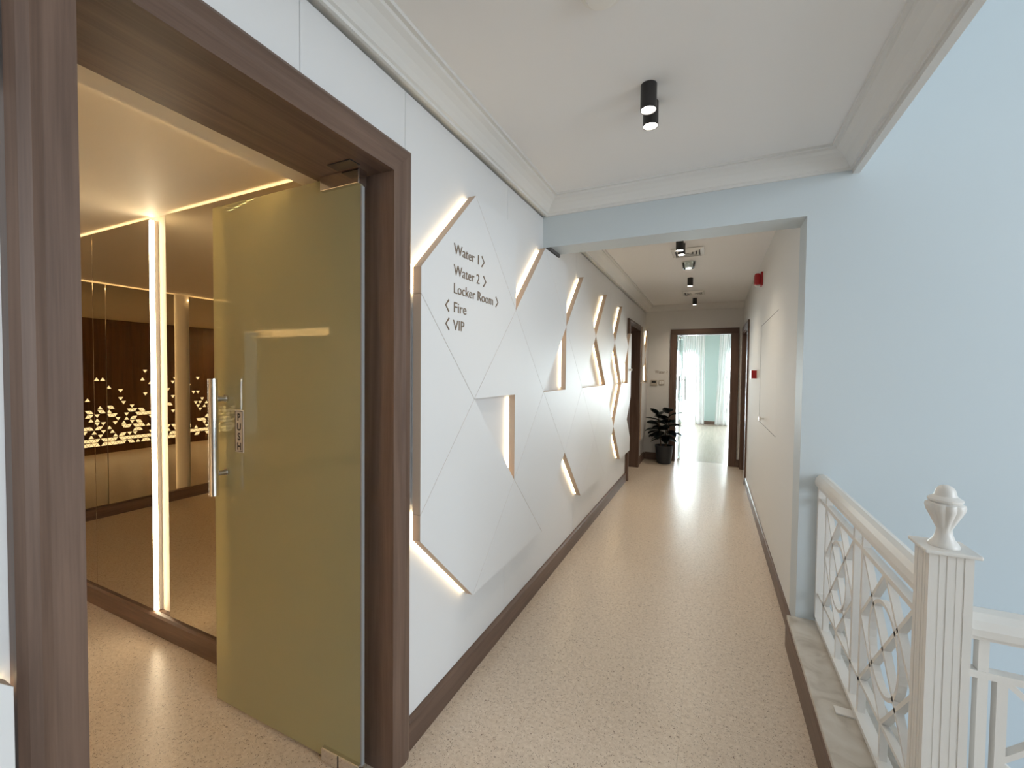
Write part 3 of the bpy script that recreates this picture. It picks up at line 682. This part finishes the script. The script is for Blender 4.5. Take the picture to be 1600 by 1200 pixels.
# ------------------------------------------------------------------ wall fittings
al = thing('alarm_sounder', 'red fire alarm sounder high on the right corridor wall', 'alarm')
box('base', XR-.02, XR, 4.945, 5.055, 2.395, 2.53, 'red_plastic', al, .004)
bm = bmesh.new(); bbox(bm, XR-.075, XR-.02, 4.95, 5.05, 2.405, 2.52, .018); fin('body', bm, 'red_plastic', al, True)
box('lens', XR-.06, XR-.03, 4.975, 5.025, 2.392, 2.406, 'white_plastic', al, .002); settle(al, (XR, 5.0, 2.45))
cp = thing('call_point', 'red and white fire alarm call point on the right wall', 'alarm')
box('back_box', XR-.05, XR, 5.35, 5.44, 1.455, 1.545, 'red_plastic', cp, .004); box('front', XR-.056, XR-.05, 5.352, 5.438, 1.457, 1.543, 'white_plastic', cp, .002); settle(cp, (XR, 5.4, 1.5))
hd = thing('wall_hatch', 'flush white access hatch with a small chrome knob in the right wall', 'hatch')
for b in ((3.75, 4.97, 1.985, 1.989), (3.75, 4.97, 1.028, 1.032), (4.966, 4.976, 1.032, 1.985)): box('groove', XR-.0010, XR+.001, b[0], b[1], b[2], b[3], 'dark_gap', hd)
box('leaf', XR-.0002, XR, 3.752, 4.966, 1.032, 1.985, 'white_paint', hd)
kn = tube('knob', (XR, 4.52, 1.095), (XR-.028, 4.52, 1.095), .008, 'chrome', hd); tube('knob_head', (XR-.028, 4.52, 1.095), (XR-.045, 4.52, 1.095), .019, 'chrome', kn); settle(hd, (XR, 4.36, 1.5))
sp = thing('thermostat', 'grey wall controller with a small screen left of the far doorway', 'switch')
box('case', -.965, -.855, YE-.018, YE, 1.285, 1.385, 'plate_grey', sp, .004); box('screen', -.945, -.875, YE-.0195, YE-.018, 1.335, 1.372, 'black_metal', sp); settle(sp, (-.91, YE, 1.33))
sw = thing('light_switch', 'white light switch plate between the wall controller and far doorway', 'switch')
box('plate', -.828, -.742, YE-.010, YE, 1.30, 1.385, 'plate_grey', sw, .003)
for k in range(2): box('rocker', -.820+k*.037, -.787+k*.037, YE-.014, YE-.010, 1.315, 1.37, 'white_plastic', sw, .002)
settle(sw, (-.785, YE, 1.34))
me = text_mesh('sign_lettering', 'Water', .075, 'bronze_letter', .8, .001); me.transform(Matrix(((1, 0, 0, -.895), (0, 0, -1, YE-.001), (0, 1, 0, 1.50), (0, 0, 0, 1))))
wt = thing('sign_lettering', 'small brown Water lettering on the wall above the light switch', 'lettering'); link('word', me, 'bronze_letter', wt)
sweep('arrow', [(-.705, YE-.001, 1.55), (-.69, YE-.001, 1.53), (-.705, YE-.001, 1.51)], (0, 1, 0), .003, .001, 'bronze_letter', wt); settle(wt, (-.8, YE, 1.5))

# ------------------------------------------------------------------ potted rubber plant
pl = thing('potted_plant', 'dark leafy rubber plant in a black pot beside the far doorway', 'plant')
pc = (-.70, 7.52, 0)
bm = bmesh.new(); lathe_bm(bm, [(.105, 0), (.112, .01), (.14, .25), (.146, .285), (.146, .30), (.134, .30), (.130, .27)], pc, 36); fin('pot', bm, 'pot_black', pl, True)
lathe('soil', [(.128, .255), (.128, .272)], pc, 'soil', pl, 28)
def leaf_mesh(l, w, droop, seed):
    bm = bmesh.new(); n = 10; V = []
    for i in range(n+1):
        t = i/n; ww = w*(math.sin(math.pi*min(1, t**.85))**.75)*.5+.0015; x = l*t; z = -droop*t*t
        V.append([bm.verts.new((x, -ww, z+.25*ww)), bm.verts.new((x, 0, z-.002)), bm.verts.new((x, ww, z+.25*ww))])
    for i in range(n):
        for k in range(2): bm.faces.new((V[i][k], V[i+1][k], V[i+1][k+1], V[i][k+1]))
    bmesh.ops.solidify(bm, geom=list(bm.faces), thickness=.0015)
    me = bpy.data.meshes.new('leaf'); bm.to_mesh(me); bm.free(); me.materials.append(MAT['leaf'])
    for p in me.polygons: p.use_smooth = True
    return me
LM = [leaf_mesh(.27, .14, .05, 1), leaf_mesh(.24, .13, .03, 2), leaf_mesh(.20, .115, .015, 3)]
rl = random.Random(11)
for si, (dx, dy, top, lx, ly) in enumerate(((-.05, .01, .80, -.05, .0), (.035, -.02, .86, .04, -.01), (.01, .05, .74, .02, .03))):
    p0 = Vector((pc[0]+dx, pc[1]+dy, .26)); p1 = Vector((pc[0]+dx+lx, pc[1]+dy+ly, top))
    tube('stem', p0, p1, .010, 'stem', pl, 10, .006)
    n = 13
    for i in range(n):
        t = .34+.66*i/(n-1); b = p0.lerp(p1, t); az = i*2.4+si*1.1+rl.uniform(-.3, .3); el = -.15+1.15*max(0, (t-.35))**1.2+rl.uniform(-.12, .12)
        o = link('leaf', LM[0 if t < .6 else (1 if t < .9 else 2)], None, pl)
        mw = Matrix.Translation(b) @ Matrix.Rotation(az, 4, 'Z') @ Matrix.Rotation(-el, 4, 'Y') @ Matrix.Translation((.012, 0, 0)) @ Matrix.Rotation(rl.uniform(-.5, .5), 4, 'X')
        # keep leaves off the walls behind
        for tr_ in range(24):
            if all((mw @ v.co).y < YE-.03 and (mw @ v.co).x > -1.0 for v in o.data.vertices): break
            az += .27; mw = Matrix.Translation(b) @ Matrix.Rotation(az, 4, 'Z') @ Matrix.Rotation(-el, 4, 'Y') @ Matrix.Translation((.012, 0, 0))
        o.matrix_basis = mw
# pot is at the origin of the plant: keep world coordinates
loc = Vector(pc); pl.location = loc
for c in pl.children: c.matrix_parent_inverse = Matrix.Translation(-loc)
